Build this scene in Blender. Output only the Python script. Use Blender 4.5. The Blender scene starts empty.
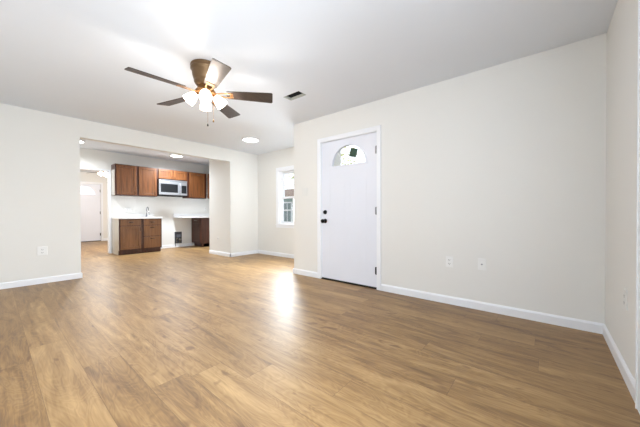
import bpy, bmesh, math, random
from mathutils import Vector, Matrix
random.seed(7)
S = bpy.context.scene
COL = S.collection
PI = math.pi

# ------------------------------------------------------------------ camera
cam = bpy.data.cameras.new('camera')
co = bpy.data.objects.new('camera', cam); COL.objects.link(co)
cam.sensor_width = 36; cam.lens = 272.31 / 640 * 36; cam.shift_y = 1.85 / 640
cam.clip_start = 0.02; cam.clip_end = 200
YAW, PITCH, ROLL = 0.692, -0.008, -0.002
co.matrix_world = (Matrix.Translation((0, 0, .99)) @ Matrix.Rotation(YAW - PI / 2, 4, 'Z')
                   @ Matrix.Rotation(PI / 2 + PITCH, 4, 'X') @ Matrix.Rotation(ROLL, 4, 'Z'))
S.camera = co

# ------------------------------------------------------------------ world, light, exposure
w = bpy.data.worlds.new('world'); S.world = w; w.use_nodes = True
bg = w.node_tree.nodes['Background']
bg.inputs[0].default_value = (.86, .93, 1, 1); bg.inputs[1].default_value = 1.8
S.view_settings.view_transform = 'Standard'; S.view_settings.look = 'None'
S.view_settings.gamma = 1; S.view_settings.use_curve_mapping = False
S.view_settings.exposure = 0.08


def area(name, loc, direction, sx, sy, energy, color=(1, 1, 1)):
    l = bpy.data.lights.new(name, 'AREA'); l.shape = 'RECTANGLE'; l.size = sx; l.size_y = sy
    l.energy = energy; l.color = color
    o = bpy.data.objects.new(name, l); COL.objects.link(o)
    o.location = loc
    o.rotation_euler = Vector(direction).to_track_quat('-Z', 'Z').to_euler()
    return o


# added fill at made-up left and front windows; daylight at the alcove window
area('added_left_fill', (-.66, 1.6, 1.35), (1, 0, 0), 1.9, 1.4, 4, (.84, .92, 1))
area('added_front_fill', (.25, -.43, 1.3), (0, 1, 0), 1.4, 1.5, 104, (.84, .92, 1))
al = area('daylight_alcove_window', (4.46, 4.0, 1.4), (-1, -.75, -.62), .72, 1.15, 125, (.88, .95, 1)); al.data.spread = math.radians(130)

# ------------------------------------------------------------------ materials
def nt(m):
    m.use_nodes = True
    return m.node_tree, m.node_tree.nodes['Principled BSDF']


def srgb(r, g, b):
    f = lambda c: (c / 255 / 12.92) if c / 255 <= .04045 else ((c / 255 + .055) / 1.055) ** 2.4
    return (f(r), f(g), f(b), 1)


def mat(name, rgb, rough=.5, metal=0., bump=0., bscale=200., var=0., vscale=4., emit=0., spec=.5):
    m = bpy.data.materials.new(name); t, p = nt(m)
    c = srgb(*rgb)
    p.inputs['Base Color'].default_value = c
    p.inputs['Roughness'].default_value = rough; p.inputs['Metallic'].default_value = metal
    p.inputs['Specular IOR Level'].default_value = spec
    if emit:
        p.inputs['Emission Color'].default_value = c; p.inputs['Emission Strength'].default_value = emit
    tc = t.nodes.new('ShaderNodeTexCoord')
    n = t.nodes.new('ShaderNodeTexNoise'); n.inputs['Scale'].default_value = vscale
    t.links.new(tc.outputs['Object'], n.inputs['Vector'])
    mx = t.nodes.new('ShaderNodeMix'); mx.data_type = 'RGBA'
    mx.inputs[6].default_value = tuple(x * (1 - max(var, .01)) for x in c[:3]) + (1,)
    mx.inputs[7].default_value = tuple(min(1, x * (1 + max(var, .01))) for x in c[:3]) + (1,)
    t.links.new(n.outputs['Fac'], mx.inputs[0]); t.links.new(mx.outputs[2], p.inputs['Base Color'])
    if bump:
        n2 = t.nodes.new('ShaderNodeTexNoise'); n2.inputs['Scale'].default_value = bscale
        t.links.new(tc.outputs['Object'], n2.inputs['Vector'])
        b = t.nodes.new('ShaderNodeBump'); b.inputs['Strength'].default_value = bump; b.inputs['Distance'].default_value = .002
        t.links.new(n2.outputs['Fac'], b.inputs['Height']); t.links.new(b.outputs['Normal'], p.inputs['Normal'])
    return m


def wood(name, dark, light, rough=.35, scale=(30, 30, 1.6)):
    m = bpy.data.materials.new(name); t, p = nt(m); N = t.nodes; L = t.links
    tc = N.new('ShaderNodeTexCoord'); mp = N.new('ShaderNodeMapping'); mp.inputs['Scale'].default_value = scale
    L.new(tc.outputs['Object'], mp.inputs['Vector'])
    n = N.new('ShaderNodeTexNoise'); n.inputs['Scale'].default_value = 1; n.inputs['Detail'].default_value = 6
    n.inputs['Distortion'].default_value = .7; L.new(mp.outputs[0], n.inputs['Vector'])
    r = N.new('ShaderNodeValToRGB'); r.color_ramp.elements[0].position = .3; r.color_ramp.elements[1].position = .72
    r.color_ramp.elements[0].color = srgb(*dark); r.color_ramp.elements[1].color = srgb(*light)
    L.new(n.outputs['Fac'], r.inputs[0]); L.new(r.outputs[0], p.inputs['Base Color'])
    p.inputs['Roughness'].default_value = rough
    return m


def floor_mat():
    m = bpy.data.materials.new('oak_vinyl_planks'); t, p = nt(m); N = t.nodes; L = t.links
    W, LEN = .2, 1.5
    tc = N.new('ShaderNodeTexCoord'); sp = N.new('ShaderNodeSeparateXYZ'); L.new(tc.outputs['Object'], sp.inputs[0])

    def ma(op, a, b=None, c=None):
        n = N.new('ShaderNodeMath'); n.operation = op
        for i, v in enumerate((a, b, c)):
            if v is None: continue
            if hasattr(v, 'is_linked'): L.new(v, n.inputs[i])
            else: n.inputs[i].default_value = v
        return n.outputs[0]
    u = ma('DIVIDE', ma('ADD', sp.outputs[0], 10 - .368), W)
    row = ma('FLOOR', u); fu = ma('FRACT', u)
    wn = N.new('ShaderNodeTexWhiteNoise'); wn.noise_dimensions = '1D'; L.new(row, wn.inputs['W'])
    v = ma('ADD', ma('DIVIDE', ma('ADD', sp.outputs[1], 10), LEN), wn.outputs['Value'])
    col = ma('FLOOR', v); fv = ma('FRACT', v)
    idn = N.new('ShaderNodeTexWhiteNoise'); idn.noise_dimensions = '2D'
    cv = N.new('ShaderNodeCombineXYZ'); L.new(row, cv.inputs[0]); L.new(col, cv.inputs[1]); L.new(cv.outputs[0], idn.inputs['Vector'])
    rnd = idn.outputs['Value']
    # grain space: shifted per plank
    gx = ma('ADD', sp.outputs[0], ma('MULTIPLY', rnd, 7.3)); gy = ma('ADD', sp.outputs[1], ma('MULTIPLY', rnd, 31.7))
    cg = N.new('ShaderNodeCombineXYZ'); L.new(gx, cg.inputs[0]); L.new(gy, cg.inputs[1]); L.new(rnd, cg.inputs[2])

    def noise(sx, sy, det, dist, sc=1):
        mp = N.new('ShaderNodeMapping'); mp.inputs['Scale'].default_value = (sx, sy, 1); L.new(cg.outputs[0], mp.inputs['Vector'])
        n = N.new('ShaderNodeTexNoise'); n.inputs['Scale'].default_value = sc; n.inputs['Detail'].default_value = det
        n.inputs['Distortion'].default_value = dist; L.new(mp.outputs[0], n.inputs['Vector']); return n.outputs['Fac']
    broad = noise(6, 1.0, 3, 2.2)
    fine = noise(60, 2.2, 6, 1.2)
    cath = noise(5, 1.1, 2, 2.5)
    rings = ma('FRACT', ma('MULTIPLY', cath, 11))
    rings = ma('ABSOLUTE', ma('SUBTRACT', rings, .5))
    knots = noise(11, 5, 1, .5)
    kn = N.new('ShaderNodeMapRange'); kn.inputs[1].default_value = .68; kn.inputs[2].default_value = .76
    L.new(knots, kn.inputs[0])
    s = ma('ADD', ma('MULTIPLY', broad, .56), ma('MULTIPLY', fine, .36))
    s = ma('ADD', s, ma('MULTIPLY', rings, .17))
    s = ma('ADD', s, ma('MULTIPLY', ma('SUBTRACT', rnd, .5), .12))
    r = N.new('ShaderNodeValToRGB'); e = r.color_ramp.elements
    e[0].position = .24; e[0].color = srgb(92, 64, 39); e[1].position = .80; e[1].color = srgb(186, 152, 103)
    q = e.new(.48); q.color = srgb(142, 109, 67)
    L.new(s, r.inputs[0])
    mk = N.new('ShaderNodeMix'); mk.data_type = 'RGBA'; L.new(ma('MULTIPLY', kn.outputs[0], .6), mk.inputs[0])
    L.new(r.outputs[0], mk.inputs[6]); mk.inputs[7].default_value = srgb(96, 62, 36)
    # seams
    eu = ma('MULTIPLY', ma('MINIMUM', fu, ma('SUBTRACT', 1, fu)), W)
    ev = ma('MULTIPLY', ma('MINIMUM', fv, ma('SUBTRACT', 1, fv)), LEN)
    seam = ma('LESS_THAN', ma('MINIMUM', eu, ev), .0013)
    ms = N.new('ShaderNodeMix'); ms.data_type = 'RGBA'; L.new(ma('MULTIPLY', seam, .45), ms.inputs[0])
    L.new(mk.outputs[2], ms.inputs[6]); ms.inputs[7].default_value = srgb(80, 52, 30)
    L.new(ms.outputs[2], p.inputs['Base Color'])
    rr = N.new('ShaderNodeMapRange'); rr.inputs[3].default_value = .38; rr.inputs[4].default_value = .50
    L.new(fine, rr.inputs[0]); L.new(rr.outputs[0], p.inputs['Roughness'])
    p.inputs['Specular IOR Level'].default_value = .62
    b = N.new('ShaderNodeBump'); b.inputs['Strength'].default_value = .25; b.inputs['Distance'].default_value = .001
    L.new(ma('SUBTRACT', fine, seam), b.inputs['Height']); L.new(b.outputs[0], p.inputs['Normal'])
    return m


def glass_mat():
    m = bpy.data.materials.new('window_glass'); m.use_nodes = True; t = m.node_tree; t.nodes.clear()
    o = t.nodes.new('ShaderNodeOutputMaterial'); a = t.nodes.new('ShaderNodeBsdfTransparent'); g = t.nodes.new('ShaderNodeBsdfGlossy')
    g.inputs['Roughness'].default_value = .02
    f = t.nodes.new('ShaderNodeFresnel'); f.inputs[0].default_value = 1.3
    x = t.nodes.new('ShaderNodeMixShader'); t.links.new(f.outputs[0], x.inputs[0]); t.links.new(a.outputs[0], x.inputs[1]); t.links.new(g.outputs[0], x.inputs[2])
    t.links.new(x.outputs[0], o.inputs[0]); return m


M = dict(
    wall=mat('painted_wall', (229, 228, 224), .75, bump=.12, bscale=260, var=.012, vscale=1.2),
    ceil=mat('painted_ceiling', (228, 233, 240), .85, bump=.1, bscale=160, var=.01, vscale=1.5),
    trim=mat('white_trim_paint', (238, 240, 244), .35),
    door=mat('door_paint', (226, 229, 238), .38),
    black=mat('black_metal', (14, 14, 15), .3, .6),
    rubber=mat('black_rubber', (8, 8, 9), .7),
    steel=mat('brushed_steel', (190, 192, 198), .28, .9),
    hinge=mat('brushed_nickel', (150, 152, 158), .35, .8),
    chrome=mat('chrome', (170, 172, 176), .12, 1.),
    bronze=mat('antique_bronze', (112, 88, 62), .34, .75, var=.1, vscale=20),
    brass=mat('warm_bronze_arm', (150, 108, 66), .35, .6),
    plate=mat('white_plastic', (236, 236, 234), .35),
    slot=mat('dark_slot', (70, 68, 66), .6),
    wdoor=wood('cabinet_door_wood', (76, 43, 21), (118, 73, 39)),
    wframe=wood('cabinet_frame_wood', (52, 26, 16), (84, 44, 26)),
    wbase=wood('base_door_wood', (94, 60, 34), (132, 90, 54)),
    panel=mat('end_panel_reflection', (196, 190, 178), .12, spec=1.0),  # pale color stands in for the room's reflection on the glossy cabinet side
    counter=mat('white_quartz', (240, 240, 240), .18, var=.05, vscale=30),
    blade=wood('dark_walnut_blade', (40, 33, 30), (66, 54, 48), .42, (3, 60, 60)),
    glassb=mat('black_glass', (10, 12, 16), .06),
    duct=mat('galvanised_duct', (190, 190, 180), .45, .1),
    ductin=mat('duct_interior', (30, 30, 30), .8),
    floor=floor_mat(), glass=glass_mat(),
    led=mat('led_diffuser', (255, 252, 246), .5, emit=9),
    shade=mat('lit_frosted_shade', (255, 236, 212), .4, emit=7),
    bulb=mat('lit_bulb', (255, 232, 200), .4, emit=16),
    gsticker=mat('green_patch', (20, 62, 44), .4, var=.5, vscale=40),
    siding=mat('teal_siding', (140, 166, 160), .7), brown=mat('brown_roof', (110, 84, 66), .8),
    grass=mat('lawn', (60, 74, 38), .9, var=.3, vscale=2), leaf=mat('pale_green_leaves', (206, 206, 130), .6, var=.3),
    bark=mat('bark', (84, 68, 56), .9, var=.3), hglass=mat('house_window_glass', (96, 116, 118), .2), grey=mat('grey_valve', (120, 126, 140), .4, .4),
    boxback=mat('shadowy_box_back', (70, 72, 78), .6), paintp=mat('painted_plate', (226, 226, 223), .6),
    yel=mat('yellow_gas_hose', (150, 140, 110), .5, .3),
)

# ------------------------------------------------------------------ helpers
class MB:
    """collects shapes, links them as ONE mesh object"""
    def __init__(s): s.bm = bmesh.new(); s.mats = []; s.mi = 0
    def use(s, m):
        if m not in s.mats: s.mats.append(m)
        s.mi = s.mats.index(m); return s
    def _fin(s, vs, mtx=None, smooth=False):
        if mtx is not None:
            for v in vs: v.co = mtx @ v.co
        fs = {f for v in vs for f in v.link_faces}
        for f in fs: f.material_index = s.mi; f.smooth = smooth
        return s
    def box(s, x0, x1, y0, y1, z0, z1, mtx=None):
        x0, x1 = sorted((x0, x1)); y0, y1 = sorted((y0, y1)); z0, z1 = sorted((z0, z1))
        v = [s.bm.verts.new(c) for c in ((x0, y0, z0), (x1, y0, z0), (x1, y1, z0), (x0, y1, z0), (x0, y0, z1), (x1, y0, z1), (x1, y1, z1), (x0, y1, z1))]
        for q in ((3, 2, 1, 0), (4, 5, 6, 7), (0, 1, 5, 4), (1, 2, 6, 5), (2, 3, 7, 6), (3, 0, 4, 7)):
            s.bm.faces.new([v[i] for i in q])
        return s._fin(v, mtx)
    def lathe(s, prof, seg=32, mtx=None, smooth=True):
        """prof: (r, z) list; r=0 caps"""
        rings = []; allv = []
        for r, z in prof:
            if r < 1e-6: ring = [s.bm.verts.new((0, 0, z))]
            else: ring = [s.bm.verts.new((r * math.cos(2 * PI * k / seg), r * math.sin(2 * PI * k / seg), z)) for k in range(seg)]
            rings.append(ring); allv += ring
        for a, b in zip(rings, rings[1:]):
            for k in range(seg):
                k2 = (k + 1) % seg
                q = [a[k % len(a)], a[k2 % len(a)], b[k2 % len(b)], b[k % len(b)]]
                u = []
                for x in q:
                    if x not in u: u.append(x)
                if len(u) > 2: s.bm.faces.new(u)
        return s._fin(allv, mtx, smooth)
    def prism(s, pts, h0, h1, mtx=None):
        """pts in local XY, extruded along Z h0..h1"""
        a = [s.bm.verts.new((x, y, h0)) for x, y in pts]; b = [s.bm.verts.new((x, y, h1)) for x, y in pts]
        s.bm.faces.new(a[::-1]); s.bm.faces.new(b)
        for i in range(len(pts)):
            j = (i + 1) % len(pts); s.bm.faces.new((a[i], a[j], b[j], b[i]))
        return s._fin(a + b, mtx)
    def tube(s, path, r, seg=10):
        path = [Vector(p) for p in path]; rings = []; allv = []
        for i, p in enumerate(path):
            d = (path[min(i + 1, len(path) - 1)] - path[max(i - 1, 0)]).normalized()
            q = d.to_track_quat('Z', 'Y').to_matrix()
            rr = r[i] if isinstance(r, (list, tuple)) else r
            ring = [s.bm.verts.new(p + q @ Vector((rr * math.cos(2 * PI * k / seg), rr * math.sin(2 * PI * k / seg), 0))) for k in range(seg)]
            rings.append(ring); allv += ring
        for a, b in zip(rings, rings[1:]):
            for k in range(seg):
                s.bm.faces.new((a[k], a[(k + 1) % seg], b[(k + 1) % seg], b[k]))
        s.bm.faces.new(rings[0][::-1]); s.bm.faces.new(rings[-1])
        return s._fin(allv, None, True)
    def build(s, name, m, parent=None, bevel=0.):
        bmesh.ops.recalc_face_normals(s.bm, faces=s.bm.faces)
        me = bpy.data.meshes.new(name); s.bm.to_mesh(me); s.bm.free()
        for x in (s.mats if s.mats else [m]): me.materials.append(x)
        o = bpy.data.objects.new(name, me); COL.objects.link(o)
        if parent is not None: o.parent = parent
        if bevel:
            b = o.modifiers.new('bevel', 'BEVEL'); b.width = bevel; b.segments = 2; b.limit_method = 'ANGLE'
        return o


def empty(name, loc=(0, 0, 0), rz=0.):
    o = bpy.data.objects.new(name, None); COL.objects.link(o); o.location = loc; o.rotation_euler = (0, 0, rz)
    o.empty_display_size = .1; return o


def tag(o, label, cat, group=None):
    o['label'] = label; o['category'] = cat
    if group: o['group'] = group
    return o


def struct(o, label, cat):
    o['kind'] = 'structure'; o['label'] = label; o['category'] = cat; return o


def copy_tree(o, parent=None):
    c = o.copy(); COL.objects.link(c)
    if parent is not None: c.parent = parent
    for ch in list(o.children): copy_tree(ch, c)
    return c


# ------------------------------------------------------------------ the shell
XA, YB, YC, XW = 3.178, -.374, 5.502, 4.224      # right wall, front wall, back wall, alcove wall
XL, YK, YF = -.6, 8.35, 12.4                     # left wall, kitchen wall, hall wall
H, HK = 2.44, 2.525
struct(MB().box(-1, 5, -.6, 12.6, -.06, 0).build('floor', M['floor']), 'light oak vinyl plank floor', 'floor')
# living room ceiling with the uncovered duct opening cut in it
vx0, vx1, vy0, vy1 = 2.335, 2.478, 2.262, 2.535
c = MB()
c.box(-.8, vx0, -.6, 5.62, H, H + .04).box(vx1, 4.4, -.6, 5.62, H, H + .04)
c.box(vx0, vx1, -.6, vy0, H, H + .04).box(vx0, vx1, vy1, 5.62, H, H + .04)
struct(c.build('ceiling', M['ceil']), 'white painted living room ceiling', 'ceiling')
struct(MB().box(.3, 4.8, 5.62, 8.47, HK, HK + .04).build('ceiling_kitchen', M['ceil']), 'white painted kitchen ceiling', 'ceiling')
struct(MB().box(.3, 4.8, 8.47, 12.6, H, H + .04).build('ceiling_hall', M['ceil']), 'white ceiling of the room past the kitchen', 'ceiling')

dy0, dy1, dz1 = 1.672, 2.618, 2.052              # front door opening
c = MB()
c.box(XA, XA + .12, YB - .12, dy0, 0, H).box(XA, XA + .12, dy1, 3.19, 0, H).box(XA, XA + .12, dy0, dy1, dz1, H)
struct(c.build('wall_right', M['wall']), 'off-white wall with the front door', 'wall')
struct(MB().box(XA + .12, XW + .12, 3.07, 3.19, 0, H).build('wall_alcove_side', M['wall']), 'off-white short wall closing the window alcove', 'wall')
wy0, wy1, wz0, wz1 = 3.55, 4.735, .735, 1.96     # alcove window opening
c = MB()
c.box(XW, XW + .14, 3.19, wy0, 0, H).box(XW, XW + .14, wy1, 5.5, 0, H).box(XW, XW + .14, wy0, wy1, 0, wz0).box(XW, XW + .14, wy0, wy1, wz1, H)
struct(c.build('wall_alcove', M['wall']), 'off-white alcove wall with the window', 'wall')
c = MB()
ox0, ox1, oz = .875, 3.455, 2.163
c.box(XL - .1, ox0, YC, YC + .12, 0, H + .1).box(ox0, ox1, YC, YC + .12, oz, H + .1)
struct(c.build('wall_back', M['wall']), 'off-white wall with the wide opening to the kitchen', 'wall')
struct(MB().box(ox1, 4.75, YC, 6.43, 0, HK + .02).build('wall_pantry', M['wall']), 'off-white boxed wall between kitchen opening and alcove', 'wall')
bx0, bx1, bz1 = 1.22, 2.012, 2.04                # closet doorway behind the camera's right
c = MB()
fw0, fw1, fz0, fz1 = -.5, 1.0, .5, 2.1
c.box(XL - .1, fw0, YB - .12, YB, 0, H).box(fw1, bx0, YB - .12, YB, 0, H).box(fw0, fw1, YB - .12, YB, 0, fz0).box(fw0, fw1, YB - .12, YB, fz1, H).box(bx1, XA, YB - .12, YB, 0, H).box(bx0, bx1, YB - .12, YB, bz1, H)
struct(c.build('wall_front', M['wall']), 'off-white wall at the right edge of the view', 'wall')
ly0, ly1, lz0, lz1 = .6, 2.6, .6, 2.08
c = MB()
c.box(XL - .1, XL, YB, ly0, 0, H).box(XL - .1, XL, ly1, YC, 0, H).box(XL - .1, XL, ly0, ly1, 0, lz0).box(XL - .1, XL, ly0, ly1, lz1, H)
struct(c.build('wall_left', M['wall']), 'off-white wall left of the camera with an added window opening', 'wall')
kx0, kx1, kz = 1.375, 1.872, 2.045               # doorway in the kitchen wall (x from 1.30)
kx0 = 1.10
c = MB()
c.box(.3, kx0, YK, YK + .12, 0, HK).box(kx1, 4.75, YK, YK + .12, 0, HK).box(kx0, kx1, YK, YK + .12, kz, HK)
struct(c.build('wall_kitchen', M['wall']), 'off-white kitchen wall behind the cabinets', 'wall')
struct(MB().box(4.6, 4.75, 6.43, YK, 0, HK).build('wall_kitchen_right', M['wall']), 'off-white kitchen side wall', 'wall')
struct(MB().box(.3, .42, YC + .12, YK, 0, HK).build('wall_kitchen_left', M['wall']), 'off-white kitchen left wall', 'wall')
hd0, hd1 = 1.62, 2.53
c = MB()
c.box(.3, hd0, YF, YF + .12, 0, H).box(hd1, 4.75, YF, YF + .12, 0, H).box(hd0, hd1, YF, YF + .12, 2.06, H)
struct(c.build('wall_hall', M['wall']), 'off-white far wall of the room past the kitchen', 'wall')
struct(MB().box(.3, .42, YK + .12, YF, 0, H).build('wall_hall_left', M['wall']), 'off-white left side wall past the kitchen', 'wall')
struct(MB().box(4.6, 4.75, YK + .12, YF, 0, H).build('wall_hall_right', M['wall']), 'off-white right side wall past the kitchen', 'wall')


# baseboards: profile with an eased top, run along X or Y
def baseboard(name, runs, label):
    c = MB(); bh, bt = .085, .014
    for (x0, y0, x1, y1, nx, ny) in runs:     # line on the wall face, (nx,ny) = into the room
        d = Vector((x1 - x0, y1 - y0, 0)); n = Vector((nx, ny, 0)); L_ = d.length
        m = Matrix((( n.x, 0, d.x / L_, x0), (n.y, 0, d.y / L_, y0), (0, 1, 0, 0), (0, 0, 0, 1)))
        c.prism([(0, 0), (bt, 0), (bt, bh - .016), (bt - .006, bh - .006), (.004, bh), (0, bh)], 0, L_, m)
    o = c.build(name, M['trim']); return struct(o, label, 'baseboard')


baseboard('baseboard_right', [(XA, YB, XA, 1.614, -1, 0), (XA, 2.671, XA, 3.19 + .014, -1, 0)], 'white baseboard along the front door wall')
baseboard('baseboard_front', [(2.08, YB, XA, YB, 0, 1), (XL, YB, 1.15, YB, 0, 1)], 'white baseboard at the right edge of the view')
baseboard('baseboard_alcove', [(XW, 3.19, XW, YC, -1, 0), (XA, 3.19, XW, 3.19, 0, 1)], 'white baseboard below the alcove window')
baseboard('baseboard_back', [(XL, YC, ox0 + .0, YC, 0, -1), (ox0, YC - .014, ox0, YC + .12, 1, 0)], 'white baseboard left of the kitchen opening')
baseboard('baseboard_pantry', [(ox1 - .014, YC, XW, YC, 0, -1), (ox1, YC - .014, ox1, 6.43, -1, 0)], 'white baseboard round the boxed wall')
baseboard('baseboard_kitchen', [(2.86, YK, 3.92, YK, 0, -1), (.42, YK, 1.03, YK, 0, -1)], 'white baseboard below the kitchen wall between cabinets')
baseboard('baseboard_left', [(XL, YB, XL, YC, 1, 0)], 'white baseboard along the left wall')
baseboard('baseboard_hall', [(hd1 + .07, YF, 4.6, YF, 0, -1), (.42, YF, hd0 - .07, YF, 0, -1)], 'white baseboard on the far wall past the kitchen')


def casing(c, a0, a1, z0, z1, wd, th, mk, sill=False):
    """picture casing round an opening; mk(a, z, d) -> box corner in world; d = distance into room"""
    def bx(a, b, z, y, d0=0, d1=th):
        p, q = mk(a, z, d0), mk(b, y, d1)
        c.box(p[0], q[0], p[1], q[1], p[2], q[2])
    bx(a0 - wd, a0, z0, z1 + wd); bx(a1, a1 + wd, z0, z1 + wd); bx(a0, a1, z1, z1 + wd)
    bx(a0 - wd, a0 - wd + .012, z0, z1 + wd, th, th + .005); bx(a1 + wd - .012, a1 + wd, z0, z1 + wd, th, th + .005)
    bx(a0 - wd, a1 + wd, z1 + wd - .012, z1 + wd, th, th + .005)


# trims: doorway of the kitchen wall, both reveals
c = MB()
casing(c, kx0, kx1, 0, kz, .032, .014, lambda a, z, d: (a, YK - d, z))
c.box(kx0, kx0 + .012, YK, YK + .12, 0, kz).box(kx1 - .012, kx1, YK, YK + .12, 0, kz).box(kx0, kx1, YK, YK + .12, kz - .012, kz)
struct(c.build('trim_1', M['trim']), 'white casing of the doorway beside the kitchen cabinets', 'door trim')


# ------------------------------------------------------------------ exterior doors with a fanlight
def make_door(name, loc, rz, width, label, patch):
    """door seen from inside; local x runs from the latch side (0) to the hinge side (width), local -y = room"""
    r = empty(name, loc, rz); struct(r, label, 'door')
    hgt = 2.04; fc = width * .515; fr = .283; fz = 1.667
    # slab: leaf with a half-round hole for the fanlight
    c = MB(); n = 28
    arc = [(fc + fr * math.cos(PI * k / n), fz + fr * .98 * math.sin(PI * k / n)) for k in range(n + 1)]   # right to left
    m = Matrix(((1, 0, 0, 0), (0, 0, 1, 0), (0, 1, 0, 0), (0, 0, 0, 1)))   # prism xy -> world xz, depth y
    y0, y1 = 0.012, .052
    c.prism([(0, .022), (width, .022), (width, fz), (0, fz)], y0, y1, m)
    c.prism([(width, fz)] + [(width, hgt), (fc, hgt)] + arc[:n // 2 + 1][::-1], y0, y1, m)
    c.prism([(0, fz)] + arc[n // 2:][::-1] + [(fc, hgt), (0, hgt)], y0, y1, m)
    # pressed panels: shallow raised mouldings
    for (a0, a1, b0, b1) in ((.15, .42, .2, .71), (width - .42, width - .15, .2, .71), (.15, .42, .83, 1.45), (width - .42, width - .15, .83, 1.45)):
        t = .012
        for q in ((a0, a1, b0, b0 + t), (a0, a1, b1 - t, b1), (a0, a0 + t, b0, b1), (a1 - t, a1, b0, b1)):
            c.box(q[0], q[1], y0 - .0016, y0, q[2], q[3])
    c.build('door_slab', M['door'], r, .001)
    # fanlight trim and muntins
    c = MB()
    for k in range(n):
        a, b = PI * k / n, PI * (k + 1) / n
        pts = [(fc + q * math.cos(x), fz + q * .98 * math.sin(x)) for q, x in ((fr - .002, a), (fr + .02, a), (fr + .02, b), (fr - .002, b))]
        c.prism(pts, y0 - .008, y0 + .002, m)
    c.box(fc - fr - .02, fc + fr + .02, y0 - .008, y0 + .002, fz - .02, fz + .002)
    c.build('fanlight_trim', M['door'], r)
    c = MB()
    ri = .085
    for k in range(10):
        a, b = PI * k / 10, PI * (k + 1) / 10
        c.prism([(fc + q * 1.15 * math.cos(x), fz + q * math.sin(x)) for q, x in ((ri - .004, a), (ri + .004, a), (ri + .004, b), (ri - .004, b))], .025, .033, m)
    for ang in (45, 90, 135):
        a = math.radians(ang); d = Vector((math.cos(a), math.sin(a))); p = Vector((-d.y, d.x)) * .004
        A = Vector((fc, fz)) + Vector((d.x * ri * 1.1, d.y * ri)); B = Vector((fc, fz)) + d * (fr - .002)
        c.prism([tuple(A - p), tuple(B - p), tuple(B + p), tuple(A + p)], .025, .033, m)
    c.build('fanlight_muntin', M['plate'], r)
    g = MB().prism(arc, .036, .040, m).build('fanlight_glass', M['glass'], r)
    if patch:
        a = math.radians(-14)
        cx, cz, hs = fc + .081, fz + .160, .058
        R = [(cx + hs * (u * math.cos(a) - v * math.sin(a)), cz + hs * (u * math.sin(a) + v * math.cos(a))) for u, v in ((-1, -1), (1, -1), (1, 1), (-1, 1))]
        o = MB().prism(R, .0235, .0245, m).build('dark_patch', M['gsticker'], r); o['label'] = 'dark green square patch on the fanlight glass'
    # hardware on the latch side
    X = Matrix.Rotation(PI / 2, 4, 'X')
    c = MB()
    c.lathe([(0, 0), (.033, 0), (.033, .006), (.026, .014), (.012, .02), (.011, .04), (.026, .052), (.031, .066), (.026, .08), (0, .084)], 24,
            Matrix.Translation((.066, y0, .873)) @ X)
    c.build('door_knob', M['black'], r)
    MB().lathe([(0, 0), (.032, 0), (.032, .008), (.026, .016), (.012, .017), (.012, .03), (0, .03)], 24, Matrix.Translation((.066, y0, 1.005)) @ X).box(.061, .071, y0 - .045, y0 - .03, .99, 1.02).build('deadbolt', M['black'], r)
    MB().box(.0, .004, y0 - .003, y0 + .03, .843, .903).box(-.012, .004, y0 - .004, y0, .848, .898).build('latch_plate', M['black'], r)
    for i, z in enumerate((.24, 1.02, 1.81)):
        c = MB(); c.lathe([(0, -.05), (.0075, -.05), (.0075, .05), (0, .05)], 12, Matrix.Translation((width - .005, y0 - .012, z)))
        c.box(width - .024, width - .001, y0 - .006, y0, z - .045, z + .045)
        o = c.build('hinge', M['black'] if i == 0 else M['hinge'], r)
        if i == 0: o['label'] = 'black lower hinge'
    MB().box(.002, width - .002, y0 - .001, y1, .004, .022).build('door_sweep', M['rubber'], r)
    # jamb and casing
    g0, g1, gz = -.003, width + .003, hgt + .004
    c = MB()
    c.box(g0 - .012, g0, 0, .12, 0, gz + .012).box(g1, g1 + .012, 0, .12, 0, gz + .012).box(g0, g1, 0, .12, gz, gz + .012)
    c.build('door_jamb', M['trim'], r)
    c = MB(); casing(c, g0 - .006, g1 + .006, 0, gz + .006, .058, .014, lambda a, z, d: (a, -d, z))
    c.build('door_casing', M['trim'], r, .001)
    MB().box(g0, g1, .0, .13, .0, .012).build('threshold', M['rubber'], r)
    return r


# local x -> world -Y (latch side far, hinge side near), local -y -> world -X
make_door('door_1', (XA, 2.605, 0), -PI / 2, .92, 'white front door with a half-round window and black knob', True)
make_door('door_2', (hd0 + .005, YF, 0), 0, .9, 'white exterior door far back past the kitchen doorway', False)

# closet door in the wall at the frame's right edge
r = empty('door_3', (0, 0, 0)); struct(r, 'white closet door at the right edge', 'door')
c = MB(); casing(c, bx0 + .0, bx1 + .0, 0, bz1, .067, .016, lambda a, z, d: (a, YB + d, z)); c.build('door_casing', M['trim'], r)
c = MB(); c.box(bx0 + .006, bx1 - .006, YB - .05, YB - .012, .01, bz1 - .006)
for z0, z1 in ((.2, .95), (1.1, 1.9)): c.box(bx0 + .12, bx1 - .12, YB - .012, YB - .006, z0, z1)
c.build('door_slab', M['door'], r, .002)

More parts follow.
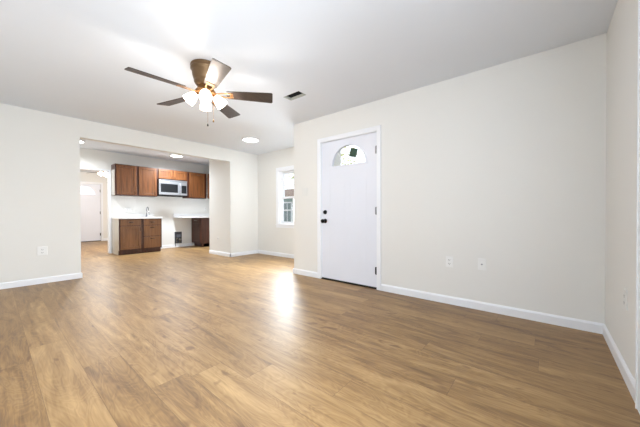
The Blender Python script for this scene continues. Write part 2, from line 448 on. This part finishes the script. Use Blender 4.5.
# ------------------------------------------------------------------ windows
def make_window(name, plane_x, sgn, y0, y1, z0, z1, depth, label, cols):
    """double-hung window in a wall whose room face is x=plane_x; sgn=+1: outside is +x"""
    r = empty(name); struct(r, label, 'window')
    X = lambda d: plane_x + sgn * d
    c = MB()
    wd = .075
    c.box(X(-.016), X(0), y0 - wd, y0, z0 - wd, z1 + wd).box(X(-.016), X(0), y1, y1 + wd, z0 - wd, z1 + wd)
    c.box(X(-.016), X(0), y0, y1, z1, z1 + wd).box(X(-.016), X(0), y0, y1, z0 - wd, z0)
    c.build('window_casing', M['trim'], r, .002)
    c = MB(); t = .02
    c.box(X(0), X(depth), y0, y0 + t, z0, z1).box(X(0), X(depth), y1 - t, y1, z0, z1).box(X(0), X(depth), y0, y1, z1 - t, z1).box(X(0), X(depth), y0, y1, z0, z0 + t)
    c.build('window_frame', M['trim'], r)
    MB().box(X(-.03), X(.03), y0 - wd - .01, y1 + wd + .01, z0 - .012, z0 + .008).build('window_sill', M['trim'], r, .003)
    zm = (z0 + z1) / 2
    for nm, a, b, d in (('lower_sash', z0 + t, zm + .02, depth - .085), ('upper_sash', zm - .02, z1 - t, depth - .045)):
        s = .045; p0, p1 = y0 + t, y1 - t
        c = MB(); D0, D1 = X(d), X(d + .035)
        c.box(D0, D1, p0, p0 + s, a, b).box(D0, D1, p1 - s, p1, a, b).box(D0, D1, p0 + s, p1 - s, a, a + s).box(D0, D1, p0 + s, p1 - s, b - s, b)
        for k in range(1, cols):
            y = p0 + (p1 - p0) * k / cols; c.box(X(d + .008), X(d + .028), y - .01, y + .01, a + s, b - s)
        z = (a + b) / 2; c.box(X(d + .009), X(d + .027), p0 + s, p1 - s, z - .01, z + .01)
        o = c.build(nm, M['trim'], r)
        MB().box(X(d + .016), X(d + .020), p0 + s * .8, p1 - s * .8, a + s * .8, b - s * .8).build('window_pane', M['glass'], o)
    return r


make_window('window_1', XW, 1, wy0, wy1, wz0, wz1, .14, 'white double-hung window in the alcove', 3)
make_window('added_window_left', XL, -1, ly0, ly1, lz0, lz1, .1, 'wide unseen window added left of the camera for extra light', 4)  # out of view, added to brighten the room

w3 = make_window('added_window_front', YB, -1, -fw1, -fw0, fz0, fz1, .12, 'unseen window added behind the camera for extra light', 4); w3.rotation_euler = (0, 0, PI / 2)  # added behind the camera, unseen, to hold the front fill light

# uncovered duct opening in the ceiling
r = empty('ceiling_duct_opening', ((vx0 + vx1) / 2, (vy0 + vy1) / 2, H))
tag(r, 'uncovered rectangular air duct opening in the ceiling, dark inside', 'ceiling vent')
cx, cy = (vx0 + vx1) / 2, (vy0 + vy1) / 2; hx, hy = (vx1 - vx0) / 2 - .001, (vy1 - vy0) / 2 - .001
c = MB(); t = .004; z1 = .035
c.box(-hx, -hx + t, -hy, hy, 0.001, z1).box(hx - t, hx, -hy, hy, 0.001, z1).box(-hx + t, hx - t, -hy, -hy + t, 0.001, z1).box(-hx + t, hx - t, hy - t, hy, 0.001, z1)
c.build('duct_boot', M['duct'], r)
z2 = .3
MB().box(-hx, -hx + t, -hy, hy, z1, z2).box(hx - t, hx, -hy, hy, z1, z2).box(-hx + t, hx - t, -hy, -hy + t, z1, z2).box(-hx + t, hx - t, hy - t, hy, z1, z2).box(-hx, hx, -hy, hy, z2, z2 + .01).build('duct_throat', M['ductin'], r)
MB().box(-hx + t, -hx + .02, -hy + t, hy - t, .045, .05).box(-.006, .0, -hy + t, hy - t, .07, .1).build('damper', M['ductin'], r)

# ------------------------------------------------------------------ ceiling fan
FZ = 2.19 - H    # blade plane below ceiling


def make_fan(loc, rz, label, power):
    r = empty('ceiling_fan', loc, rz); tag(r, label, 'ceiling fan')
    c = MB()
    c.lathe([(0, 0), (.136, 0), (.138, -.012), (.130, -.022), (.136, -.03), (.137, -.042), (.128, -.05), (.124, -.06), (.120, -.10),
             (.108, -.14), (.103, -.15), (.106, -.158), (.098, -.178), (.082, -.196), (.066, -.205), (0, -.207)], 40)
    c.build('motor_housing', M['bronze'], r)
    MB().lathe([(0, -.200), (.072, -.200), (.08, -.235), (.094, -.245), (.094, -.268), (.07, -.276), (0, -.276)], 32).build('blade_hub', M['brass'], r)
    MB().lathe([(0, -.27), (.05, -.272), (.06, -.28), (.055, -.296), (.04, -.31), (.02, -.325), (.01, -.34), (0, -.342)], 32).build('light_kit', M['brass'], r)
    for k in range(5):
        a = math.radians((32, 104, 176, 253, 320)[k])
        R = Matrix.Rotation(a, 4, 'Z') @ Matrix.Translation((0, 0, FZ - .015)) @ Matrix.Rotation(math.radians(-14), 4, 'X')
        # blade outline: narrow root, wide square tip with eased corners
        x0, x1 = .20, .652; w0, w1 = .056, .078
        pts = [(x0, -w0 + .01), (x0 + .012, -w0), (x1 - .012, -w1), (x1, -w1 + .012), (x1, w1 - .012), (x1 - .012, w1), (x0 + .012, w0), (x0, w0 - .01)]
        b = MB().prism(pts, -.004, .004, R).build('fan_blade', M['blade'], r, .0015)
        c = MB()
        for s in (-1, 1):
            c.prism([(.075, s * .008), (.13, s * .012), (.17, s * .022), (.25, s * .024), (.25, s * .036), (.165, s * .034), (.12, s * .022), (.075, s * .018)][::s], -.010, -.004, R)
        c.prism([(.235, -.034), (.262, -.034), (.262, .034), (.235, .034)], -.010, -.0041, R)
        c.prism([(.07, -.02), (.10, -.02), (.10, .02), (.07, .02)], -.012, -.003, R)
        c.build('blade_arm', M['brass'], b)
    for k in range(4):
        a = math.radians(-28 + 90 * k)
        T = Matrix.Rotation(a, 4, 'Z') @ Matrix.Translation((.058, 0, -.250)) @ Matrix.Rotation(-math.radians(42), 4, 'Y')
        c = MB()
        c.lathe([(.0, .0), (.012, 0), (.012, -.03), (.022, -.035), (.024, -.055), (.0, -.056)], 16, T)
        s_ = c.build('lamp_socket', M['brass'], r)
        c = MB()
        pr = [(.022, -.045), (.030, -.05), (.040, -.07), (.050, -.10), (.056, -.135), (.058, -.150)]
        c.lathe(pr + [(q - .003, z) for q, z in pr[::-1]], 28, T)
        sh = c.build('lamp_shade', M['shade'], r)
        MB().lathe([(0, -.05), (.012, -.055), (.018, -.075), (.026, -.1), (.022, -.122), (0, -.13)], 16, T).build('light_bulb', M['bulb'], sh)
        l = bpy.data.lights.new('fan_lamp', 'POINT'); l.energy = power; l.color = (1, .95, .90); l.shadow_soft_size = .035
        o = bpy.data.objects.new('fan_lamp', l); COL.objects.link(o); o.parent = r
        o.location = T @ Vector((0, 0, -.175))
    for k, (x, y, ln) in enumerate(((.013, -.015, .258), (.05, -.055, .218))):
        c = MB(); c.tube([(x, y, -.30), (x, y, -.30 - ln)], .0013, 6)
        p = c.build('pull_chain', M['brass'], r)
        MB().lathe([(0, 0), (.004, -.004), (.008, -.02), (.007, -.028), (0, -.032)], 12, Matrix.Translation((x, y, -.30 - ln))).build('chain_pull', M['black'] if k == 0 else M['bronze'], p)
    return r


make_fan((1.36, 2.592, H), 0, 'bronze flush ceiling fan with five dark blades and four lit shades, above the living room', 5)
make_fan((2.09, 9.6, H), math.radians(11), 'ceiling fan with lit globes seen through the doorway beside the kitchen', 36)


# ------------------------------------------------------------------ flush LED ceiling discs
def disc(loc, label, power, spread=180, r_=.155):
    r = empty('ceiling_light', loc); tag(r, label, 'ceiling light', 'flush round ceiling lights')
    MB().lathe([(0, 0), (r_, 0), (r_ + .004, -.008), (r_, -.024), (r_ - .008, -.028), (r_ - .01, -.018), (0, -.018)], 40).build('light_rim', M['trim'], r)
    MB().lathe([(0, -.0185), (r_ - .012, -.0185), (r_ - .03, -.031), (r_ - .08, -.036), (0, -.038)], 40).build('light_diffuser', M['led'], r)
    l = bpy.data.lights.new('disc_lamp', 'AREA'); l.shape = 'DISK'; l.size = r_ * 1.6; l.energy = power; l.color = (.86, .93, 1); l.spread = math.radians(spread)
    o = bpy.data.objects.new('disc_lamp', l); COL.objects.link(o); o.parent = r; o.location = (0, 0, -.045)


disc((3.237, 4.44, H), 'lit round flush light on the ceiling in front of the window alcove', 7)
disc((1.12, 7.56, HK), 'lit round flush light on the kitchen ceiling at the left edge of the opening', 24, 160)
disc((3.13, 7.5, HK), 'lit round flush light on the kitchen ceiling above the microwave', 74, 155)

# ------------------------------------------------------------------ kitchen
YU, YBF = 8.03, 7.75      # upper and base cabinet fronts


def door_front(name, x0, x1, z0, z1, y, m, parent, fw=.055, flat=False):
    """framed cabinet front at plane y (faces -Y)"""
    c = MB(); t = .02
    if flat or (z1 - z0) < .16: c.box(x0, x1, y - t, y, z0, z1)
    else:
        c.box(x0, x0 + fw, y - t, y, z0, z1).box(x1 - fw, x1, y - t, y, z0, z1)
        c.box(x0 + fw, x1 - fw, y - t, y, z0, z0 + fw).box(x0 + fw, x1 - fw, y - t, y, z1 - fw, z1)
        c.box(x0 + fw, x1 - fw, y - t + .011, y - .002, z0 + fw, z1 - fw)
    return c.build(name, m, parent, .0025)


def vhandle(x, z0, z1, y, parent, name='door_handle'):
    MB().tube([(x, y - .02, z0 + .01), (x, y - .048, z0 + .012), (x, y - .048, z1 - .012), (x, y - .02, z1 - .01)], .006, 8).build(name, M['black'], parent)


def hhandle(x0, x1, z, y, parent):
    MB().tube([(x0 + .01, y - .02, z), (x0 + .012, y - .048, z), (x1 - .012, y - .048, z), (x1 - .01, y - .02, z)], .006, 8).build('drawer_handle', M['black'], parent)


def upper(x0, x1, z0, z1, doors, label, pale_left=False):
    r = empty('wall_cabinet', ((x0 + x1) / 2, YK, z0)); tag(r, label, 'kitchen cabinet', 'wall cabinets')
    ox, oy, oz_ = -(x0 + x1) / 2, -YK, -z0
    off = Matrix.Translation((ox, oy, oz_))
    e = .0006
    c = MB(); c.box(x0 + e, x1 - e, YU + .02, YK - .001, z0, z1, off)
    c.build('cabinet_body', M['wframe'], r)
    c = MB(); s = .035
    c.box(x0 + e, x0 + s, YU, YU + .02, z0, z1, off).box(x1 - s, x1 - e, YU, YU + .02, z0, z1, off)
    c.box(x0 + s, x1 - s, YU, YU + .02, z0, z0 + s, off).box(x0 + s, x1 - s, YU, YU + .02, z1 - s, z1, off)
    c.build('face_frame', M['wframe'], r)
    if pale_left:
        o = MB().box(x0 - .004, x0 + e, YU + .03, YK - .002, z0 + .002, z1 - .14, off).build('end_panel', M['panel'], r)
        o['label'] = 'glossy end panel with its pale reflection painted in'
    n = len(doors)
    for (a, b, hx_) in doors:
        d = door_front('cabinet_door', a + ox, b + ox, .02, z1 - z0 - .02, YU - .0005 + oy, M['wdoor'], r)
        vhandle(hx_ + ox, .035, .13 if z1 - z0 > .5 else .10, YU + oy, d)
    return r


upper(1.915, 2.388, 1.44, 2.205, [(1.94, 2.362, 2.325)], 'tall brown wall cabinet at the left end of the kitchen run', True)
upper(2.388, 2.848, 1.44, 2.205, [(2.413, 2.822, 2.785)], 'tall brown wall cabinet immediately left of the microwave')
upper(2.848, 3.642, 1.922, 2.205, [(2.873, 3.236, 3.205), (3.252, 3.615, 3.285)], 'short two-door brown cabinet directly above the microwave')
upper(3.642, 4.225, 1.44, 2.205, [(3.70, 4.16, 3.745)], 'tall brown wall cabinet immediately right of the microwave')
# return cabinet on the side wall, faces -X
r = empty('wall_cabinet', (4.42, 7.4, 1.44)); tag(r, 'brown wall cabinet on the side wall, half hidden by the boxed wall', 'kitchen cabinet', 'wall cabinets')
MB().box(-.17, .179, -.45, .61, 0, .765).build('cabinet_body', M['wframe'], r)
for a, b in ((-.44, .02), (.035, .58)):
    c = MB(); f = .055
    c.box(-.19, -.1705, a, a + f, .02, .745).box(-.19, -.1705, b - f, b, .02, .745).box(-.19, -.1705, a + f, b - f, .02, .02 + f).box(-.19, -.1705, a + f, b - f, .745 - f, .745)
    c.box(-.180, -.172, a + f, b - f, .02 + f, .745 - f)
    d = c.build('cabinet_door', M['wdoor'], r, .002)
    MB().tube([(-.19, b - .03, .05), (-.215, b - .03, .052), (-.215, b - .03, .13), (-.19, b - .03, .132)], .006, 8).build('door_handle', M['black'], d)

# microwave
r = empty('microwave', (3.245, YK, 1.485)); tag(r, 'stainless over-the-range microwave with a black window under the short cabinet', 'microwave')
mx0, mx1, mz = -.372, .372, .432
my0, my1 = 7.985 - YK, -.001
MB().box(mx0, mx1, my0 + .03, my1, 0, mz).build('microwave_body', M['rubber'], r, .003)
d = MB().box(mx0, .20, my0, my0 + .03, .02, mz - .055).build('microwave_door', M['steel'], r, .004)
MB().box(mx0 + .045, .115, my0 - .003, my0, .085, mz - .115).build('door_window', M['glassb'], d, .002)
MB().tube([(.165, my0, .05), (.165, my0 - .04, .07), (.165, my0 - .045, .2), (.165, my0 - .04, mz - .10), (.165, my0, mz - .08)], .012, 10).build('door_handle', M['steel'], d)
p = MB().box(.203, mx1, my0, my0 + .03, .02, mz - .055).build('control_panel', M['steel'], r, .004)
MB().box(.215, mx1 - .02, my0 - .003, my0, .075, mz - .135).build('control_display', M['glassb'], p)
c = MB().use(M['steel']).box(mx0, mx1, my0, my0 + .03, mz - .052, mz).use(M['rubber'])
for k in range(24): c.box(mx0 + .03 + k * .0285, mx0 + .05 + k * .0285, my0 - .001, my0, mz - .035, mz - .022)
c.build('vent_grille', M['steel'], r)
MB().box(mx0 + .05, mx1 - .05, my0 + .05, my1 - .03, -.012, 0).build('grease_filter', M['rubber'], r)


def carcass(r, x0, x1, off, ztop=.862, m='wframe'):
    c = MB()
    c.box(x0, x1, YBF + .02, YK - .016, .10, ztop, off).box(x0, x1, YBF + .07, YK - .016, 0, .10, off)
    c.build('cabinet_body', M[m], r)


TOP = .862
# left base unit with one drawer and one door
x0, x1 = 1.92, 2.40
r = empty('base_cabinet', (x0, YK, 0)); tag(r, 'brown base cabinet with one drawer over one door, left end of the counter', 'kitchen cabinet')
off = Matrix.Translation((-x0, -YK, 0)); carcass(r, x0, x1 - .001, off)
c = MB(); s = .04
c.box(x0, x0 + s, YBF, YBF + .02, .1, TOP, off).box(x1 - s, x1 - .001, YBF, YBF + .02, .1, TOP, off)
for z0, z1 in ((.1, .135), (.675, .71), (TOP - .025, TOP)): c.box(x0 + s, x1 - s, YBF, YBF + .02, z0, z1, off)
c.build('face_frame', M['wframe'], r)
o = MB().box(x0 - .004, x0 - .0003, YBF + .02, YK - .016, .1, TOP, off).box(x0 - .004, x0 - .0003, YBF + .07, YK - .016, .002, .1, off).build('end_panel', M['panel'], r); o['label'] = 'glossy end panel with its pale reflection painted in'
d = door_front('drawer_front', .025, x1 - x0 - .03, .70, .845, YBF - YK - .0005, M['wbase'], r); hhandle(.19, .29, .775, YBF - YK, d)
d = door_front('cabinet_door', .025, x1 - x0 - .03, .125, .685, YBF - YK - .0005, M['wbase'], r, .06); vhandle(x1 - x0 - .055, .56, .66, YBF - YK, d)
# drawer unit
x0, x1 = 2.40, 2.845
r = empty('drawer_cabinet', (x0, YK, 0)); tag(r, 'brown base cabinet of three stacked drawers beside the stove gap', 'kitchen cabinet')
off = Matrix.Translation((-x0, -YK, 0)); carcass(r, x0, x1, off)
c = MB()
c.box(x0, x0 + s, YBF, YBF + .02, .1, TOP, off).box(x1 - s, x1, YBF, YBF + .02, .1, TOP, off)
for z0, z1 in ((.1, .135), (.39, .43), (.675, .71), (TOP - .025, TOP)): c.box(x0 + s, x1 - s, YBF, YBF + .02, z0, z1, off)
c.build('face_frame', M['wframe'], r)
for z0, z1 in ((.70, .845), (.42, .685), (.125, .405)):
    d = door_front('drawer_front', .03, x1 - x0 - .025, z0, z1, YBF - YK - .0005, M['wbase'], r, flat=True)
    hz = (z0 + z1) / 2 if z1 > .8 else z1 - .05
    hhandle(.165, .28, hz, YBF - YK, d)
# left countertop
tag(MB().box(1.90, 2.862, YBF - .03, YK - .001, TOP, .9).box(1.90, 2.862, YK - .02, YK - .001, .9, .985).build('countertop', M['counter'], None, .003),
    'white countertop on the left base cabinets, faucet standing on it', 'countertop', 'white countertops')
# corner base cabinet facing the dishwasher gap
fx = 3.905
r = empty('base_cabinet', (fx, YK, 0)); tag(r, 'dark brown corner base cabinet beside the boxed wall, door turned sideways', 'kitchen cabinet')
MB().box(.02, .69, YBF - YK, -.016, .1, TOP).box(.08, .69, YBF - YK, -.016, 0, .1).box(.02, .69, YBF - YK, YBF - YK + .018, 0.0, .1).build('cabinet_body', M['wframe'], r)
y0_ = YBF - YK
c = MB(); c.box(0, .02, y0_, y0_ + .04, .1, TOP).box(0, .02, -.06, -.016, .1, TOP).box(0, .02, y0_ + .04, -.06, .1, .14).box(0, .02, y0_ + .04, -.06, TOP - .03, TOP).box(0, .02, y0_ + .04, -.06, .68, .71)
c.build('face_frame', M['wframe'], r)
d = MB().box(-.02, 0, y0_ + .03, -.05, .70, .845).build('drawer_front', M['wframe'], r, .002)
MB().tube([(-.02, y0_ + .2, .78), (-.05, y0_ + .202, .78), (-.05, y0_ + .32, .78), (-.02, y0_ + .322, .78)], .006, 8).build('drawer_handle', M['steel'], d)
c = MB(); f = .055
c.box(-.02, 0, y0_ + .03, y0_ + .03 + f, .125, .685).box(-.02, 0, -.05 - f, -.05, .125, .685).box(-.02, 0, y0_ + .03 + f, -.05 - f, .125, .125 + f).box(-.02, 0, y0_ + .03 + f, -.05 - f, .685 - f, .685)
c.box(-.009, 0, y0_ + .03 + f, -.05 - f, .125 + f, .685 - f)
d = c.build('cabinet_door', M['wframe'], r, .002)
MB().tube([(-.02, y0_ + .06, .56), (-.05, y0_ + .06, .562), (-.05, y0_ + .06, .66), (-.02, y0_ + .06, .662)], .006, 8).build('door_handle', M['black'], d)
tag(MB().box(3.375, 4.598, YBF - .02, YK - .001, TOP, .9).box(3.375, 4.598, YK - .02, YK - .001, .9, .985).build('countertop', M['counter'], None, .003),
    'white countertop overhanging the dishwasher gap, right of the stove gap', 'countertop', 'white countertops')

# faucet
r = empty('faucet', (2.64, 8.2, .9)); tag(r, 'chrome gooseneck kitchen faucet on the left countertop', 'faucet')
MB().lathe([(0, .0005), (.028, .0005), (.028, .008), (.02, .02), (.018, .07), (0, .07)], 20).build('faucet_base', M['chrome'], r)
pts = [(0, 0, .07), (0, 0, .19)] + [(0, -.07 + .07 * math.cos(a), .19 + .07 * math.sin(a)) for a in [PI * k / 10 for k in range(1, 11)]] + [(0, -.14, .15)]
MB().tube(pts, .011, 12).lathe([(0, .15), (.016, .15), (.018, .11), (0, .11)], 14, Matrix.Translation((0, -.14, 0))).build('faucet_spout', M['chrome'], r)
MB().tube([(.015, 0, .05), (.05, -.005, .06), (.085, -.02, .075)], [.009, .007, .005], 8).build('faucet_lever', M['chrome'], r)

# recessed range hookup box
r = empty('range_outlet_box', (3.51, YK, .04)); tag(r, 'open recessed stove hookup box with valve and wires low on the kitchen wall', 'utility box')
bw, bh = .12, .425
c = MB(); y = -.02
c.box(-bw, -bw + .014, y, 0, .055, bh).box(bw - .014, bw, y, 0, .055, bh).box(-bw + .014, bw - .014, y, 0, bh - .014, bh).box(-bw + .014, bw - .014, y, 0, .055, .07)
c.build('box_frame', M['plate'], r)
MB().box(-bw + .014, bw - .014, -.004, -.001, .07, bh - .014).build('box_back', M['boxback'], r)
MB().box(-.045, .06, -.03, -.004, .25, .33).box(-.02, .02, -.036, -.03, .27, .31).build('receptacle', M['grey'], r)
MB().tube([(-.05, -.02, .10), (-.055, -.02, .2), (-.03, -.03, .23)], .010, 8).tube([(.03, -.02, .09), (.05, -.03, .15), (.0, -.03, .19)], .009, 8).build('gas_hose', M['yel'], r)
MB().lathe([(0, 0), (.02, 0), (.02, .02), (0, .02)], 12, Matrix.Translation((.03, -.03, .19)) @ Matrix.Rotation(PI / 2, 4, 'X')).box(.015, .085, -.045, -.03, .183, .197).build('gas_valve', M['steel'], r)
MB().tube([(-.085, -.028, .10), (-.088, -.03, .03), (-.08, -.034, .0)], .007, 8).build('loose_cable', M['rubber'], r)


# ------------------------------------------------------------------ outlets and plates (face local -y)
def plate(loc, rz, label, kind, wd=.074, ht=.118, pm='plate'):
    r = empty('wall_outlet' if kind in ('duplex', 'double') else 'wall_plate', loc, rz); tag(r, label, 'outlet' if kind in ('duplex', 'double') else 'wall plate')
    MB().box(-wd / 2, wd / 2, -.007, 0, -ht / 2, ht / 2).build('cover_plate', M[pm], r, .0025)
    if kind in ('duplex', 'double'):
        for cx_ in ((0,) if kind == 'duplex' else (-.023, .023)):
            for z in (-.02, .02):
                c = MB().use(M[pm]); c.box(cx_ - .016, cx_ + .016, -.0095, -.007, z - .0145, z + .0145)
                c.use(M['slot']).box(cx_ - .009, cx_ - .0055, -.0098, -.0094, z - .004, z + .007).box(cx_ + .0055, cx_ + .009, -.0098, -.0094, z - .004, z + .007).box(cx_ - .0025, cx_ + .0025, -.0098, -.0094, z - .011, z - .006)
                c.build('receptacle', M['plate'], r)
    elif kind == 'coax':
        MB().lathe([(0, 0), (.007, 0), (.007, .012), (0, .012)], 12, Matrix.Translation((0, -.007, 0)) @ Matrix.Rotation(PI / 2, 4, 'X')).build('coax_jack', M['hinge'], r)
    elif kind == 'switch':
        for s in (-.023, .023):
            MB().box(s - .016, s + .016, -.010, -.007, -.032, .032).build('rocker_switch', M['plate'], r, .001)
    return r


RW = -PI / 2
plate((XA, .804, .459), RW, 'white duplex outlet low on the door wall, right of the front door', 'duplex')
plate((XA, .496, .468), RW, 'white cable plate with one round jack, right of the outlet on the door wall', 'coax')
plate((XA, 2.942, 1.326), RW, 'blank painted plate left of the front door, blending with the wall', 'blank', .125, .125, 'paintp')
plate((.457, YC, .461), 0, 'wide white duplex outlet on the wall left of the kitchen opening', 'duplex', .105, .125)
plate((2.42, YB, .47), PI, 'white outlet on the wall at the right edge beside the closet casing', 'duplex', pm='paintp')
plate((2.275, YK, 1.085), 0, 'white double outlet above the left countertop, left of the faucet', 'double', .12, .118)
plate((ox1, 6.02, .385), RW, 'small white plate low on the boxed wall side facing the kitchen opening', 'coax', .06, .09)
plate((4.35, YK, 1.12), 0, 'white outlet above the right countertop', 'duplex')

# ------------------------------------------------------------------ outside
tag(MB().box(5, 40, -20, 40, -.6, -.5).build('lawn', M['grass']), 'green lawn outside the house', 'lawn')['kind'] = 'structure'
r = empty('neighbour_house', (10.2, 11, -.5)); tag(r, 'pale teal neighbouring house seen through the alcove window', 'building')
c = MB(); c.box(0, 5, -3, 6, 0, 2.4)
for k in range(16): c.box(-.015, 0, -3, 6, .12 + k * .15, .13 + k * .15 + .02)
c.build('house_wall', M['siding'], r)
c = MB(); c.prism([(-.5, 2.35), (5.5, 2.35), (2.5, 3.1)], -3.4, 6.4, Matrix(((1, 0, 0, 0), (0, 0, 1, 0), (0, 1, 0, 0), (0, 0, 0, 1))))
c.build('house_roof', M['brown'], r)
for y in (-1.6, -.3, 1.0, 2.3, 3.6):
    f = MB().box(-.05, -.016, y - .35, y + .35, .9, 2.1).build('house_window', M['trim'], r)
    MB().box(-.056, -.0505, y - .28, y - .02, .97, 2.03).box(-.056, -.0505, y + .02, y + .28, .97, 2.03).build('pane', M['hglass'], f)


def tree(loc, h, rad, n, label, seed):
    rn = random.Random(seed)
    r = empty('tree', loc); tag(r, label, 'tree', 'trees outside')
    c = MB(); c.tube([(0, 0, 0), (.05, 0, h * .3), (0, .05, h * .65)], [.14, .11, .05], 10)
    for k in range(9):
        a = rn.uniform(0, 2 * PI); z = h * rn.uniform(.3, .6); L_ = rad * rn.uniform(.6, 1)
        c.tube([(0, 0, z), (math.cos(a) * L_ * .5, math.sin(a) * L_ * .5, z + .35), (math.cos(a) * L_, math.sin(a) * L_, z + .8)], [.045, .03, .01], 6)
    c.build('trunk', M['bark'], r)
    c = MB()
    for k in range(n):
        d = Vector((rn.gauss(0, 1), rn.gauss(0, 1), rn.gauss(0, 1))).normalized() * rad * rn.uniform(.35, 1)
        p = Vector((0, 0, h * .68)) + Vector((d.x, d.y, d.z * .8))
        q = Matrix.Rotation(rn.uniform(0, 6.28), 3, 'Z') @ Matrix.Rotation(rn.uniform(0, 3.1), 3, 'X')
        s = rn.uniform(.05, .1)
        v = [c.bm.verts.new(p + q @ Vector(t)) for t in ((-s, 0, 0), (0, -s * .5, .01), (s, 0, 0), (0, s * .5, .01))]
        c.bm.faces.new(v)
    c.build('foliage', M['leaf'], r)


tree((9.2, 7.6, -.5), 5.6, 1.7, 900, 'pale green leafy tree outside the front door fanlight', 1)
tree((7.4, 8.6, -.5), 5.0, 1.0, 250, 'sparse tree outside the alcove window', 2)
tree((1.5, 20, -.5), 5.0, 1.8, 900, 'leafy tree outside the far door past the kitchen', 3)
